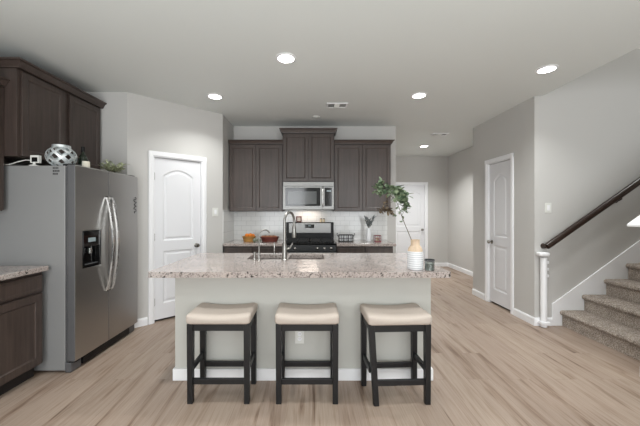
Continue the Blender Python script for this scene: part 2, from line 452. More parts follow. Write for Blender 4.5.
struct('gap_shade_2', MB().box(XR+0.06, XR+T-0.002, cd0, cd1, -0.002, 0.006), M['dark_gap'])  # same painted shade under the closet door

o = struct('pantry_dark_sheet', MB().box(d0-0.1, d1+0.08, T+0.001, T+0.02, 0, 2.3), M['dark_gap']); o.location = (A.x, A.y, 0); o.rotation_euler = (0, 0, ang)  # added near-black sheet standing in for the unlit pantry
struct('closet_dark_sheet', MB().box(XR+T+0.001, XR+T+0.02, cd0-0.1, cd1+0.1, 0, 2.3), M['dark_gap'])  # added near-black sheet in place of the closet's dark inside
# backsplash tile on the back and return walls
MB().box(B.x+0.001, 1.22, YB-0.009, YB-0.0005, 0.90, 1.385).build('backsplash', M['tile'], wback)
MB().box(B.x+0.0005, B.x+0.009, 4.275, YB-0.009, 0.90, 1.385).build('backsplash', M['tile_side'], wret)

# stair skirt board on the wall
SL = 0.19/0.262
s = MB(); x0 = 2.876; zt = 0.262
s.prism([(x0, 0), (x0, zt), (XE-0.01, zt+(XE-0.01-x0)*SL), (XE-0.01, 0)], YS-0.016, YS-0.001, 'y')
struct('trim_3', s, M['trim'], bevel=0.003)
# half wall and its sloping cap on the near side of the stairs
def hz(x): return 1.285 + (x-2.72)*SL
s = MB(); s.prism([(2.725, 0), (2.725, hz(2.725)), (4.6, hz(4.6)), (4.6, 0)], 2.38, 2.478, 'y')
struct('wall_half', s, M['wall'])
s = MB(); s.prism([(2.65, hz(2.65)+0.002), (2.65, hz(2.65)+0.024), (4.6, hz(4.6)+0.024), (4.6, hz(4.6)+0.002)], 2.33, 2.528, 'y')
struct('trim_4', s, M['trim'], bevel=0.006)
baseboard('baseboard_half_wall', (2.724, 2.48), (2.724, 2.38))

# ------------------------------------------------------------------ recessed lights, vents, small ceiling cover
for i, (x, y, lab) in enumerate((
        (-0.235, 2.706, 'round recessed ceiling light over the middle of the island'),
        (-1.164, 3.60, 'round recessed ceiling light nearest the white pantry door'),
        (1.273, 3.57, 'round recessed ceiling light right of the square air vent'),
        (2.28, 2.915, 'round recessed ceiling light nearest the stair wall, at right'),
        (2.36, 6.32, 'smallest, farthest round ceiling light, in the hallway before the far white door'))):
    t = thing('recessed_light', (x, y, CZ), lab, 'ceiling light', group='recessed ceiling lights')
    MB().lathe([(0.073, -0.001), (0.092, -0.001), (0.090, -0.006), (0.072, -0.010), (0.073, -0.001)], (0, 0, 0), 36, False, False).build('trim_ring', M['trim'], t, smooth=True)
    MB().lathe([(0.0705, -0.002), (0.0705, -0.007), (0.04, -0.009)], (0, 0, 0), 32).build('lens', M['lens'], t)
    d = bpy.data.lights.new('lamp', 'AREA'); d.shape = 'DISK'; d.size = 0.13; d.energy = CAN_W*(3.4 if y > 5 else 1); d.color = (0.97, 0.99, 0.97); d.spread = 2.2
    lo = bpy.data.objects.new('lamp', d); COL.objects.link(lo); lo.location = (0, 0, -0.014); lo.parent = t
# can light of the upper stairwell and of the living side (out of frame)
for x, y, z in ((4.1, 3.0, 5.28), (-1.2, 1.90, CZ), (1.25, 1.90, CZ), (-1.2, 0.2, CZ), (1.25, 0.2, CZ)):
    d = bpy.data.lights.new('ceiling_lamp', 'AREA'); d.shape = 'DISK'; d.size = 0.14; d.energy = CAN_W*(2 if z > 3 else 1); d.color = (0.97, 0.99, 0.97); d.spread = 2.2
    lo = bpy.data.objects.new('ceiling_lamp', d); COL.objects.link(lo); lo.location = (x, y, z-0.014)

def vent(x, y, w, h, lab):
    t = thing('air_vent', (x, y, CZ), lab, 'air vent', group='ceiling air vents')
    s = MB()
    for b6 in ((-w/2, w/2, -h/2, -h/2+0.022), (-w/2, w/2, h/2-0.022, h/2), (-w/2, -w/2+0.022, -h/2+0.022, h/2-0.022), (w/2-0.022, w/2, -h/2+0.022, h/2-0.022)):
        s.box(b6[0], b6[1], b6[2], b6[3], -0.010, -0.001)
    s.build('frame', M['trim'], t, 0.002)
    MB().box(-w/2+0.022, w/2-0.022, -h/2+0.022, h/2-0.022, -0.003, -0.001).build('backing', M['dark_gap'], t)
    s = MB(); n_ = 5
    for q in range(3):
        xa = -w/2+0.024+q*(w-0.048)/3; xb = xa+(w-0.048)/3-0.004
        for k in range(n_):
            yy = -h/2+0.03+k*(h-0.06)/(n_-1)
            tilt = (0.5, -0.9, 0.2)[q]
            s.box(xa, xb, yy-0.008, yy+0.008, -0.0068, -0.0052, Matrix.Rotation(tilt, 3, 'X'), (xa, yy, -0.006))
    s.build('louvre', M['plate'], t)
vent(0.325, 3.90, 0.27, 0.17, 'white rectangular louvred air vent in the ceiling before the tall cabinets')
vent(2.28, 5.36, 0.28, 0.15, 'white louvred air vent in the hallway ceiling, farther of the two')
tag(MB().lathe([(0.055, -0.001), (0.055, -0.006), (0.04, -0.012), (0.0, -0.014)], (0.06, 4.38, CZ), 28, True, False).build('ceiling_cover', M['ceil'], smooth=True),
    'small flat round cover on the ceiling just before the tall cabinets', 'ceiling cover')

# ------------------------------------------------------------------ switches and outlets
def plate(name, loc, rz, lab, cat, rock=True, w=0.075, h=0.118):
    t = thing(name, loc, lab, cat, rz)
    MB().box(-w/2, w/2, -0.006, -0.0005, -h/2, h/2).build('cover_plate', M['plate'], t, 0.0025)
    if rock: MB().box(-0.016, 0.016, -0.010, -0.006, -0.032, 0.032).build('rocker', M['trim'], t, 0.002)
    else:
        for z in (-0.02, 0.02):
            r = MB().lathe([(0.016, 0), (0.016, 0.003)], (0, -0.0055, z), 18, True, True, 'y').build('socket', M['trim'], t)
            s = MB(); s.box(-0.006, -0.004, -0.0095, -0.0083, z-0.003, z+0.006); s.box(0.004, 0.006, -0.0095, -0.0083, z-0.003, z+0.006)
            s.build('slot', M['dark_gap'], t)
    return t
tt = 0.907*AL/1.18*1.0
tp = 0.907*AL
plate('light_switch', (A.x+AD.x*tp, A.y+AD.y*tp, 1.36), ang, 'white light switch on the angled wall right of the pantry door', 'light switch', w=0.085)
plate('light_switch', (2.832, YS, 1.41), 0, 'white light switch on the wall above the lower end of the handrail', 'light switch')
plate('power_outlet', (-0.10, 2.43, 0.355), 0, 'white power outlet low on the island front behind the middle stool', 'outlet', False)

# ------------------------------------------------------------------ cabinets
DP = [(0.004, 0.005), (0.010, 0.008), (0.011, 0.009)]
def cab_door(parent, name, w, h, loc, frame=0.057, m=None):
    o = leaf_mesh(w, h, 0.019, [rect(frame, w-frame, frame, h-frame)], DP).build(name, m or M['cab'], parent, 0.0015)
    o.location = loc; return o
def crown(parent, x0, x1, ydep, z0, h=0.055, out=0.05, left=True, right=True):
    """crown moulding around a cabinet whose front is local y=0 and back is y=ydep"""
    prof = [(0, 0), (0.012, 0.0), (0.016, 0.012), (out*0.7, h*0.7), (out, h*0.8), (out, h), (0, h)]
    rings = []
    for o_, z in prof[1:-1]:
        rings.append([(x0-(o_ if left else 0), ydep, z0+z), (x0-(o_ if left else 0), -o_, z0+z), (x1+(o_ if right else 0), -o_, z0+z), (x1+(o_ if right else 0), ydep, z0+z)])
    MB().loft(rings).build('crown', M['cab'], parent)
def wall_cab(loc, rz, w, dep, h, lab, left=True, right=True, nd=2, ch=0.055, out=0.045, fr=0.046, rev=0.008, gap=0.004):
    t = thing('wall_cabinet', loc, lab, 'cabinet', rz)
    MB().box(0, w, 0.021, dep, 0, h).build('body', M['cab'], t, 0.001)
    dw = (w-2*rev-gap*(nd-1))/nd
    for k in range(nd): cab_door(t, 'door', dw, h-0.022, (rev+k*(dw+gap), 0.001, 0.008), fr)
    crown(t, 0, w, dep, h+0.0005, ch, out, left, right)
    return t
wall_cab((-1.255, 4.54, 1.37), 0, 0.812, YB-0.002-4.54, 1.02, 'dark wood two-door wall cabinet left of the microwave', False, False)
wall_cab((0.336, 4.54, 1.37), 0, 0.86, YB-0.002-4.54, 1.02, 'dark wood two-door wall cabinet right of the microwave', False, True)
wall_cab((-0.440, 4.49, 1.812), 0, 0.773, YB-0.002-4.49, 0.73, 'raised dark wood two-door cabinet directly above the microwave', True, True, ch=0.065)
# left wall, doors face +X
wall_cab((-2.43, 2.49, 1.825), PI/2, 0.985, 0.425, 0.73, 'dark wood two-door wall cabinet hanging over the fridge', True, False, ch=0.065, out=0.052, rev=0.03, gap=0.065, fr=0.05)
wall_cab((-2.55, 1.68, 1.37), PI/2, 0.812, 0.305, 1.03, 'dark wood wall cabinet cut by the left edge, nearer than the one over the fridge', True, False)

def base_cab(loc, rz, w, dep, lab, units, h=0.872):
    t = thing('base_cabinet', loc, lab, 'cabinet', rz)
    MB().box(0, w, 0.021, dep, 0.105, h).build('body', M['cab'], t, 0.001)
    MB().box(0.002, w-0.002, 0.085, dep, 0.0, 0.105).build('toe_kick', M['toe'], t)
    x = 0
    for uw in units:
        MBo = leaf_mesh(uw-0.03, 0.135, 0.019, [rect(0.03, uw-0.06, 0.025, 0.11)], [(0.002, 0.001)]).build('drawer', M['cab'], t, 0.002)
        MBo.location = (x+0.015, 0.001, h-0.16)
        cab_door(t, 'door', uw-0.03, h-0.30, (x+0.015, 0.001, 0.12))
        x += uw
    return t
base_cab((-1.255, 4.262, 0), 0, 0.84, 0.60, 'dark wood base cabinet left of the range', (0.42, 0.42))
base_cab((0.352, 4.262, 0), 0, 0.804, 0.60, 'dark wood base cabinet right of the range', (0.402, 0.402))
base_cab((-2.222, 1.30, 0), PI/2, 1.19, 0.632, 'dark wood base cabinet with drawer beside the fridge, cut by the left edge', (0.6, 0.59))

def counter(name, poly, z0, z1, lab, cat='countertop', bevel=0.006):
    o = MB().prism(poly, z0, z1, 'z').build(name, M['granite'], None, bevel); return tag(o, lab, cat)
counter('countertop', [(-1.254, 4.235), (-0.418, 4.235), (-0.418, 4.859), (-1.254, 4.859)], 0.874, 0.914, 'speckled granite countertop left of the range under the fruit basket')
counter('countertop', [(0.350, 4.235), (1.19, 4.235), (1.19, 4.859), (0.350, 4.859)], 0.874, 0.914, 'speckled granite countertop right of the range under the black wire rack')
counter('countertop', [(-2.858, 1.29), (-2.19, 1.29), (-2.19, 2.497), (-2.858, 2.497)], 0.874, 0.914, 'speckled granite countertop beside the fridge, cut by the left edge')

# ------------------------------------------------------------------ island
isl = thing('kitchen_island', (-0.07, 2.43, 0), 'pale grey painted kitchen island base behind the three stools', 'kitchen island')
def isl_box(name, mt, b6, bev=0): return MB().box(*b6).build(name, mt, isl, bev, world=True)
s = MB(); s.box(-1.11, 0.964, 2.43, 2.55, 0, 0.868); s.box(-1.11, -1.0, 2.55, 3.2, 0, 0.868); s.box(0.86, 0.964, 2.55, 3.2, 0, 0.868)
s.build('panel', M['island'], isl, 0.004, world=True)
isl_box('cabinet_body', M['cab'], (-0.998, 0.858, 2.552, 3.18, 0.1, 0.64))
s = MB()
for b6 in ((-0.998, 0.858, 3.16, 3.18, 0.64, 0.868),): s.box(*b6)
s.build('rail', M['cab'], isl, world=True)
s = MB(); h = 0.095
s.box(-1.124, 0.978, 2.416, 2.4295, 0, h); s.box(-1.124, -1.1105, 2.4295, 3.2, 0, h); s.box(0.9645, 0.978, 2.4295, 3.2, 0, h)
s.build('baseboard', M['trim'], isl, 0.004, world=True)
for k in range(4):
    o = leaf_mesh(0.44, 0.6, 0.019, [rect(0.057, 0.383, 0.057, 0.543)], DP).build('door', M['cab'], isl, 0.0015)
    o.rotation_euler = (0, 0, PI); o.location = (0.07+0.85-0.01-k*0.462, 3.2-2.43, 0.13)
# worktop with a sink cut-out and rounded corners
def rr(x0, x1, y0, y1, r, n_=5):
    p = []
    for cx, cy, a0 in ((x1-r, y0+r, -PI/2), (x1-r, y1-r, 0), (x0+r, y1-r, PI/2), (x0+r, y0+r, PI)):
        for k in range(n_+1):
            a = a0+k*PI/2/n_; p.append((cx+r*math.cos(a), cy+r*math.sin(a)))
    return p
bm_ = MB(); bm = bm_.bm
holes = [rr(-0.62, -0.270, 2.83, 3.16, 0.03), rr(-0.225, 0.12, 2.83, 3.16, 0.03)]
loops = [rr(-1.226, 1.038, 2.23, 3.262, 0.018)]+holes
top = []; bot = []; edt = []; edb = []
for lp in loops:
    tv = [bm.verts.new((p[0], p[1], 0.914)) for p in lp]; bv = [bm.verts.new((p[0], p[1], 0.870)) for p in lp]
    for vs, es in ((tv, edt), (bv, edb)):
        es += [bm.edges.new((vs[i], vs[(i+1) % len(vs)])) for i in range(len(vs))]
    for i in range(len(tv)):
        j = (i+1) % len(tv); bm.faces.new((tv[i], tv[j], bv[j], bv[i]))
bmesh.ops.triangle_fill(bm, edges=edt, use_beauty=True); bmesh.ops.triangle_fill(bm, edges=edb, use_beauty=True)
tag(bm_.build('countertop', M['granite'], None, 0.004), 'long speckled granite worktop of the island, over the three stools', 'countertop')
# sink
sk = thing('sink', (-0.25, 2.995, 0.66), 'stainless double-bowl sink set in the island worktop', 'sink')
for x0, x1 in ((-0.625, -0.268), (-0.227, 0.125)):
    s = MB(); z1 = 0.868
    R_ = lambda o_, z: [(p[0], p[1], z) for p in rr(x0+o_, x1-o_, 2.825+o_, 3.165-o_, 0.03)]
    s.loft([R_(0, 0.67), R_(0, z1), R_(0.003, z1), R_(0.006, 0.68), R_(0.03, 0.674)])
    b_ = s.build('bowl', M['steel_h'], sk, world=True, smooth=True)
    MB().lathe([(0.04, 0), (0.04, 0.003), (0.02, 0.001)], ((x0+x1)/2, 2.995, 0.6745), 20).build('drain', M['dark_gap'], b_).location = (-sk.location.x, -sk.location.y, -sk.location.z)
# faucets
def arc_pts(c, r, a0, a1, n_, dx=1, dy=0):
    return [(c[0]+dx*r*math.cos(a0+(a1-a0)*k/n_), c[1]+dy*r*math.cos(a0+(a1-a0)*k/n_), c[2]+r*math.sin(a0+(a1-a0)*k/n_)) for k in range(n_+1)]
fx, fy = -0.255, 2.79
fa = thing('kitchen_faucet', (fx, fy, 0.914), 'tall arched pull-down steel faucet at the island sink', 'faucet')
MB().lathe([(0.030, 0), (0.030, 0.008), (0.023, 0.014), (0.021, 0.13), (0.017, 0.15), (0.0, 0.15)], (0, 0, 0), 24, True, False).build('base', M['nickel'], fa, smooth=True)
un = Vector((0.48, 0.877, 0)); R0 = 0.083
pts = [(0, 0, 0.14), (0, 0, 0.25), (0, 0, 0.36)] + [(un.x*(R0-R0*math.cos(a)), un.y*(R0-R0*math.cos(a)), 0.36+R0*math.sin(a)) for a in [PI*k/12 for k in range(1, 13)]]
pts += [(un.x*2*R0, un.y*2*R0, 0.32)]
MB().tube(pts, 0.0125, 14).build('spout', M['nickel'], fa, smooth=True)
MB().lathe([(0.013, 0), (0.019, -0.02), (0.021, -0.10), (0.018, -0.125), (0.0, -0.125)], (un.x*2*R0, un.y*2*R0, 0.32), 20, True, False).build('spray_head', M['nickel'], fa, smooth=True)
MB().tube([(0.015, 0, 0.10), (0.05, -0.005, 0.11), (0.075, -0.01, 0.16)], [0.009, 0.008, 0.006], 10).build('lever', M['nickel'], fa, smooth=True)
fb = thing('filter_tap', (-0.487, 2.76, 0.914), 'small slim gooseneck tap left of the tall faucet', 'faucet')
MB().lathe([(0.020, 0), (0.020, 0.006), (0.012, 0.012), (0.010, 0.06), (0.0, 0.06)], (0, 0, 0), 18, True, False).build('base', M['nickel'], fb, smooth=True)
MB().tube([(0, 0, 0.05), (0, 0, 0.15), (0, 0, 0.235)]+[(0.045*(1-math.cos(a)), 0.03*(1-math.cos(a)), 0.235+0.045*math.sin(a)) for a in [PI*k/10 for k in range(1, 10)]], 0.0065, 10).build('spout', M['nickel'], fb, smooth=True)
MB().tube([(0, 0, 0.045), (-0.025, -0.02, 0.05)], 0.004, 8).build('lever', M['nickel'], fb)
so = thing('soap_dispenser', (-0.535, 2.80, 0.914), 'short steel soap dispenser just left of the slim tap', 'soap dispenser')
MB().lathe([(0.018, 0), (0.018, 0.008), (0.010, 0.014), (0.009, 0.05), (0.014, 0.055), (0.014, 0.07), (0.0, 0.073)], (0, 0, 0), 18, True, False).build('body', M['nickel'], so, smooth=True)
MB().tube([(0, 0, 0.063), (0.01, 0.035, 0.066), (0.014, 0.05, 0.056)], 0.005, 8).build('nozzle', M['nickel'], so)
bs = thing('bottle_brush', (-0.40, 3.19, 0.914), 'thin pale upright dispenser behind the sink, right of the slim tap', 'dispenser')
MB().lathe([(0.016, 0), (0.016, 0.006), (0.006, 0.010), (0.006, 0.12), (0.0, 0.122)], (0, 0, 0), 16, True, False).build('stem', M['handle'], bs, smooth=True)
MB().tube([(0, 0, 0.112), (0.0, -0.04, 0.112), (0, -0.05, 0.10)], 0.005, 8).build('nozzle', M['handle'], bs)
bs.name = 'pump_dispenser'

# ------------------------------------------------------------------ stools
def stool(loc, rz, lab, splay=0.0):
    t = thing('counter_stool', loc, lab, 'stool', rz, 'backless counter stools at the island')
    def df(p):
        k = (p.x/0.235)**2
        z = p.z
        if z > 0: z = z + 0.020*k - 0.006
        if z > 0: z -= 0.006*(p.y/0.17)**4
        return Vector((p.x, p.y, z))
    rounded_box(0.458, 0.318, 0.066, 0.026, 11, df, (0, 0, 0.597)).build('cushion', M['fabric'], t, smooth=True)
    s = MB(); lx, ly = 0.201, 0.122; k = 0.02
    for sy in (-1, 1): s.box(-lx+k, lx-k, sy*ly-0.011, sy*ly+0.011, 0.515, 0.566)
    for sx in (-1, 1): s.box(sx*lx-0.011, sx*lx+0.011, -ly+k, ly-k, 0.515, 0.566)
    s.build('apron', M['stool'], t, 0.002)
    for sx in (-1, 1):
        for sy in (-1, 1):
            dx = splay if (sx, sy) == (-1, -1) else 0
            dt = 0
            def R_(z, w, ox): return [(sx*lx+ox-w, sy*ly-w, z), (sx*lx+ox+w, sy*ly-w, z), (sx*lx+ox+w, sy*ly+w, z), (sx*lx+ox-w, sy*ly+w, z)]
            MB().loft([R_(0, 0.019, dx), R_(0.566, 0.0215, 0)]).build('leg', M['stool'], t, 0.003)
    for sy in (-1, 1): MB().box(-lx+k+(splay*0.7 if sy < 0 else 0), lx-k, sy*ly-0.010, sy*ly+0.010, 0.135, 0.175).build('stretcher', M['stool'], t, 0.002)
    for sx in (-1, 1): MB().box(sx*lx-0.010, sx*lx+0.010, -ly+k, ly-k, 0.215, 0.255).build('stretcher', M['stool'], t, 0.002)
    return t
stool((-0.664, 2.262, 0), 0, 'cream padded stool with black legs, leftmost of three, nearest the fridge')
stool((-0.035, 2.260, 0), 0, 'cream padded stool with black legs, middle one, before the wall outlet')
stool((0.612, 2.245, 0), math.radians(2.5), 'cream padded stool with one slanting black front leg, rightmost of three, nearest the stairs', 0.035)

# ------------------------------------------------------------------ refrigerator (doors face +X)
FY0, FY1, FXF = 2.53, 3.44, -2.0
fr = thing('refrigerator', (-2.42, 2.985, 0), 'tall stainless side-by-side refrigerator with ice dispenser against the left wall', 'refrigerator')
def fbox(name, mt, b6, bev=0, parent=None): return MB().box(*b6).build(name, mt, fr, bev, world=True)
fbox('body', M['fridge_side'], (-2.83, -2.085, FY0, FY1, 0.02, 1.752), 0.006)
fbox('gasket', M['gasket'], (-2.0845, -2.068, FY0+0.012, FY1-0.012, 0.10, 1.74))
s = MB(); s.box(-2.0845, -2.02, FY0+0.12, FY1-0.12, 0.022, 0.09); s.build('grille', M['black'], fr, 0.003, world=True)
for y0, y1 in ((FY0, FY0+0.118), (FY1-0.118, FY1)): fbox('foot_cover', M['edge'], (-2.0845, -2.035, y0, y1, 0.004, 0.085), 0.006)
for y0, y1 in ((FY0+0.02, FY0+0.10), (FY1-0.1, FY1-0.02)): fbox('hinge', M['print'], (-2.12, -2.02, y0, y1, 1.7525, 1.772), 0.004)
fbox('hinge', M['black'], (-2.06, -2.005, FY0+0.01, FY0+0.06, 0.0855, 0.0945), 0.002)
# local: x -> +Y, -y -> +X
def fdoor(y0, y1, holes, nm):
    w = y1-y0; o = leaf_mesh(w, 1.665, 0.066, holes, [(0.0005, 0.052)], False).build(nm, M['steel'], fr, 0.007, seg=3)
    o.data.materials.append(M['edge'])
    for p in o.data.polygons:
        if abs(p.normal.x) > 0.9 and abs(abs(p.center.x-w/2)-w/2) < 0.001: p.material_index = 1
    o.rotation_euler = (0, 0, PI/2); o.location = (FXF-fr.location.x, y0-fr.location.y, 0.096); return o
dz0 = 0.096
fz = fdoor(FY0, 2.951, [rect(0.085, 0.31, 0.865-dz0, 1.19-dz0)], 'freezer_door')
fg = fdoor(2.957, FY1, [], 'fridge_door')
# dispenser
dl = leaf_mesh(0.222, 0.322, 0.05, [rect(0.018, 0.204, 0.02, 0.185)], [(0.004, 0.038)], False).build('dispenser', M['black_gloss'], fz, 0.002)
dl.location = (0.0865, -0.004, 0.865-dz0+0.0015)
s = MB(); s.box(0.06, 0.15, -0.0015, -0.0002, 0.225, 0.262); s.build('display', M['lcd'], dl)
s = MB(); s.box(0.085, 0.115, 0.004, 0.03, 0.12, 0.17); s.build('paddle', M['handle'], dl, 0.003)
s = MB(); s.box(0.03, 0.19, 0.004, 0.03, 0.024, 0.030); s.build('drip_tray', M['gasket'], dl, 0.001)
# bowed handles
def fhandle(y, par, ly):
    pts = [];
    for k in range(17):
        t_ = k/16; z = 0.60+0.90*t_; bow = math.sin(PI*t_)**0.75*0.062
        pts.append((0.0+ly, -(0.006+bow), z-dz0))
    pts = [(ly, 0.0, pts[0][2])]+pts+[(ly, 0.0, pts[-1][2])]
    s = MB(); rings = []
    for i, p in enumerate(pts):
        a = Vector(pts[max(i-1, 0)]); c_ = Vector(pts[min(i+1, len(pts)-1)]); tv = (c_-a).normalized()
        nrm = Vector((0, -tv.z, tv.y)).normalized()
        if nrm.y > 0: nrm = -nrm
        p = Vector(p); sx = Vector((0.0135, 0, 0)); tn = nrm*0.008
        rings.append([p-sx-tn, p+sx-tn, p+sx+tn*0.9, p-sx+tn*0.9])
    s.loft(rings).build('handle', M['handle'], par, 0.003, smooth=False)
fhandle(0, fz, 0.421-0.032); fhandle(0, fg, 0.032)
# small printed marks on the side and on the door
s = MB()
for k, (w_, z) in enumerate(((0.05, 1.725), (0.06, 1.700), (0.045, 1.675))):
    for q in range(4): s.box(-2.185+q*w_/4, -2.185+(q+0.72)*w_/4, FY0-0.0012, FY0-0.0004, z, z+0.013)
s.build('printed_mark', M['print'], fr, world=True)
s = MB(); random.seed(3); pz = 1.50; pp = []
for k in range(34):
    t_ = k/33; pp.append((FXF+0.0015, 3.388+0.020*math.sin(t_*25)+0.006*math.sin(t_*61), 1.52-0.17*t_+0.007*math.cos(t_*40)))
s.tube(pp, 0.004, 6).build('script_decal', M['print'], fr, world=True)

# things on top of the refrigerator
FT = 1.7525
wc = thing('desk_camera', (-2.375, 2.565, FT), 'small white square camera on a stand atop the fridge, left of the lattice globe', 'camera')
MB().lathe([(0.034, 0), (0.034, 0.006), (0.010, 0.014), (0.009, 0.03), (0.0, 0.03)], (0, 0, 0), 20, True, False).build('stand', M['plate'], wc, smooth=True)
leaf_mesh(0.072, 0.066, 0.03, [rect(-0.026, 0.026, 0.036, 0.076)], [(0.001, 0.004)], False, -0.036, 0.028).build('housing', M['plate'], wc, 0.004)
MB().box(-0.024, 0.024, 0.001, 0.0039, 0.037, 0.075).build('face', M['black_gloss'], wc)
MB().tube([(-0.03, 0.018, 0.052), (-0.075, 0.0, 0.052), (-0.13, -0.02, 0.03), (-0.18, -0.03, -0.01+0.02), (-0.24, -0.03, 0.006)], 0.004, 8).build('cable', M['plate'], wc, smooth=True)
# lattice globe
gl = thing('lattice_globe', (-2.225, 2.665, FT), 'round silvery lattice lantern atop the fridge beside the green bottle', 'lantern')
Rg = 0.112; sq = 0.88; zc = 0.097
def gp(a, ph, r=Rg): return Vector((r*math.cos(ph)*math.cos(a), r*math.cos(ph)*math.sin(a), zc+r*math.sin(ph)*sq))
s = MB(); p0, p1 = -1.15, 0.98
for dr in (-1, 1):
    for k in range(7):
        rings = []
        for j in range(15):
            ph = p0+(p1-p0)*j/14; a = 2*PI*k/7 + dr*(ph-p0)*0.95
            c0 = gp(a, ph); tn = (gp(a+dr*0.02, ph+0.02)-c0).normalized(); nr = Vector((c0.x, c0.y, (c0.z-zc)/sq)).normalized(); sd = tn.cross(nr)*0.0095
            rings.append([c0-sd, c0+sd, c0+sd-nr*0.003, c0-sd-nr*0.003])
        s.loft(rings)
s.build('lattice', M['patina'], gl, smooth=True)
r1 = Rg*math.cos(p1); zt1 = zc+Rg*math.sin(p1)*sq; r0 = Rg*math.cos(p0)
MB().lathe([(r1-0.006, zt1-0.004), (r1+0.006, zt1-0.005), (r1+0.004, zt1+0.018), (r1-0.010, zt1+0.018), (r1-0.006, zt1-0.004)], (0, 0, 0), 32, False, False).build('rim', M['patina'], gl, smooth=True)
MB().lathe([(0.0, 0.0), (r0+0.006, 0.0), (r0+0.008, 0.01), (0.0, 0.006)], (0, 0, 0), 28, False, False).build('foot', M['patina'], gl, smooth=True)
bo = thing('wine_bottle', (-2.14, 2.805, FT), 'dark green glass bottle behind the lattice globe atop the fridge', 'bottle')
MB().lathe([(0.0, 0), (0.036, 0), (0.038, 0.006), (0.038, 0.10), (0.030, 0.128), (0.014, 0.15), (0.012, 0.195), (0.014, 0.197), (0.014, 0.212), (0.0, 0.212)], (0, 0, 0), 28, False, False).build('glass', M['bottle'], bo, smooth=True)
MB().lathe([(0.0145, 0.17), (0.0155, 0.171), (0.0155, 0.215), (0, 0.216)], (0, 0, 0), 20, False, False).build('foil', M['black'], bo, smooth=True)
jb = thing('labelled_bottle', (-2.075, 2.755, FT), 'small bottle with cream label in front of the green bottle', 'bottle')
MB().lathe([(0.0, 0), (0.028, 0), (0.029, 0.004), (0.029, 0.074), (0.012, 0.088), (0.012, 0.10), (0, 0.10)], (0, 0, 0), 24, False, False).build('glass', M['bottle'], jb, smooth=True)
MB().lathe([(0.0295, 0.008), (0.0302, 0.009), (0.0302, 0.070), (0.0295, 0.071)], (0, 0, 0), 24, False, False).build('paper_label', M['label'], jb, smooth=True)
def leafgeo(s, c, dirv, L, W, up=Vector((0, 0, 1)), curl=0.15):
    d = dirv.normalized(); sd = d.cross(up)
    if sd.length < 0.05: sd = Vector((1, 0, 0))
    sd.normalize(); n_ = sd.cross(d)
    P_ = [(0, 0), (0.25, 0.42), (0.55, 0.5), (0.82, 0.3), (1, 0)]
    c = Vector(c); L1 = []; L2 = []; mid = []
    for u, w_ in P_:
        b_ = c + d*L*u - n_*curl*L*u*u
        mid.append(b_); L1.append(b_+sd*W*w_+n_*W*0.15*w_); L2.append(b_-sd*W*w_+n_*W*0.15*w_)
    off = n_*0.0008; bm = s.bm
    for sg in (1, -1):
        m_ = [bm.verts.new(p+off*sg) for p in mid]; a = [m_[0]]+[bm.verts.new(p+off*sg) for p in L1[1:-1]]+[m_[-1]]; b2 = [m_[0]]+[bm.verts.new(p+off*sg) for p in L2[1:-1]]+[m_[-1]]
        for i in range(4):
            for side in (a, b2):
                q = [m_[i], side[i], side[i+1], m_[i+1]]; q2 = []
                for v_ in q:
                    if v_ not in q2: q2.append(v_)
                if len(q2) > 2: bm.faces.new(q2)
def randv(zb=0.0):
    return Vector((random.uniform(-1, 1), random.uniform(-1, 1), random.uniform(-1, 1)+zb)).normalized()
random.seed(11)
sp = thing('leafy_sprig', (-2.08, 3.14, FT), 'pale green leafy greenery lying on the fridge top at its far end', 'greenery')
s = MB(); st = MB()
for k in range(26):
    a = random.uniform(0, 2*PI); L = random.uniform(0.08, 0.17); e_ = Vector((0.30*math.cos(a)*L*2, math.sin(a)*L, random.uniform(0.02, 0.11)))
    base = Vector((0, 0, 0.012)); st.tube([base, base+e_*0.5+Vector((0, 0, 0.015)), base+e_], 0.0016, 5)
    for j in range(7):
        c_ = base+e_*(0.25+0.75*j/6)+Vector((0, 0, 0.012)); dv = randv(0.3); dv.z = abs(dv.z)*0.8+0.05
        leafgeo(s, c_, dv, random.uniform(0.032, 0.05), random.uniform(0.02, 0.03))
s.build('foliage', M['leaf_pale'], sp, smooth=True); st.build('stems', M['stem'], sp)

# ------------------------------------------------------------------ microwave
mw = thing('microwave', (-0.052, 4.65, 1.40), 'stainless over-the-range microwave hanging under the raised cabinet', 'microwave')
X0, X1, Z0, Z1, YM = -0.432, 0.328, 1.398, 1.808, 4.47
MB().box(X0, X1, YM+0.03, 4.86, Z0, Z1).build('body', M['gasket'], mw, 0.002, world=True)
MB().box(X0, X1, YM+0.004, YM+0.029, Z1-0.062, Z1).build('top_grille', M['steel_h'], mw, 0.002, world=True)
f_ = leaf_mesh(0.585, 0.343, 0.029, [rect(X0+0.035, X0+0.558, Z0+0.05, Z0+0.325)], [(0.001, 0.003)], False, X0, Z0).build('door', M['steel_h'], mw)
f_.location = (-mw.location.x, YM-mw.location.y, -mw.location.z)
g_ = MB().box(X0+0.037, X0+0.556, YM+0.0005, YM+0.0029, Z0+0.052, Z0+0.323).build('window_border', M['black_gloss'], mw, world=True)
MB().box(X0+0.07, X0+0.50, YM-0.001, YM+0.0004, Z0+0.08, Z0+0.27).build('window', M['mw_glass'], mw, world=True)
MB().tube([(X0+0.592, YM+0.002, Z0+0.05), (X0+0.592, YM-0.03, Z0+0.075), (X0+0.592, YM-0.034, Z0+0.19), (X0+0.592, YM-0.03, Z0+0.305), (X0+0.592, YM+0.002, Z0+0.33)], 0.013, 12).build('handle', M['handle'], mw, smooth=True, world=True)
MB().box(X0+0.587, X1, YM, YM+0.029, Z0, Z0+0.343).build('side_panel', M['steel_h'], mw, 0.002, world=True)
MB().box(X0+0.62, X1-0.03, YM-0.002, YM-0.0005, Z0+0.05, Z0+0.325).build('control_panel', M['black_gloss'], mw, world=True)
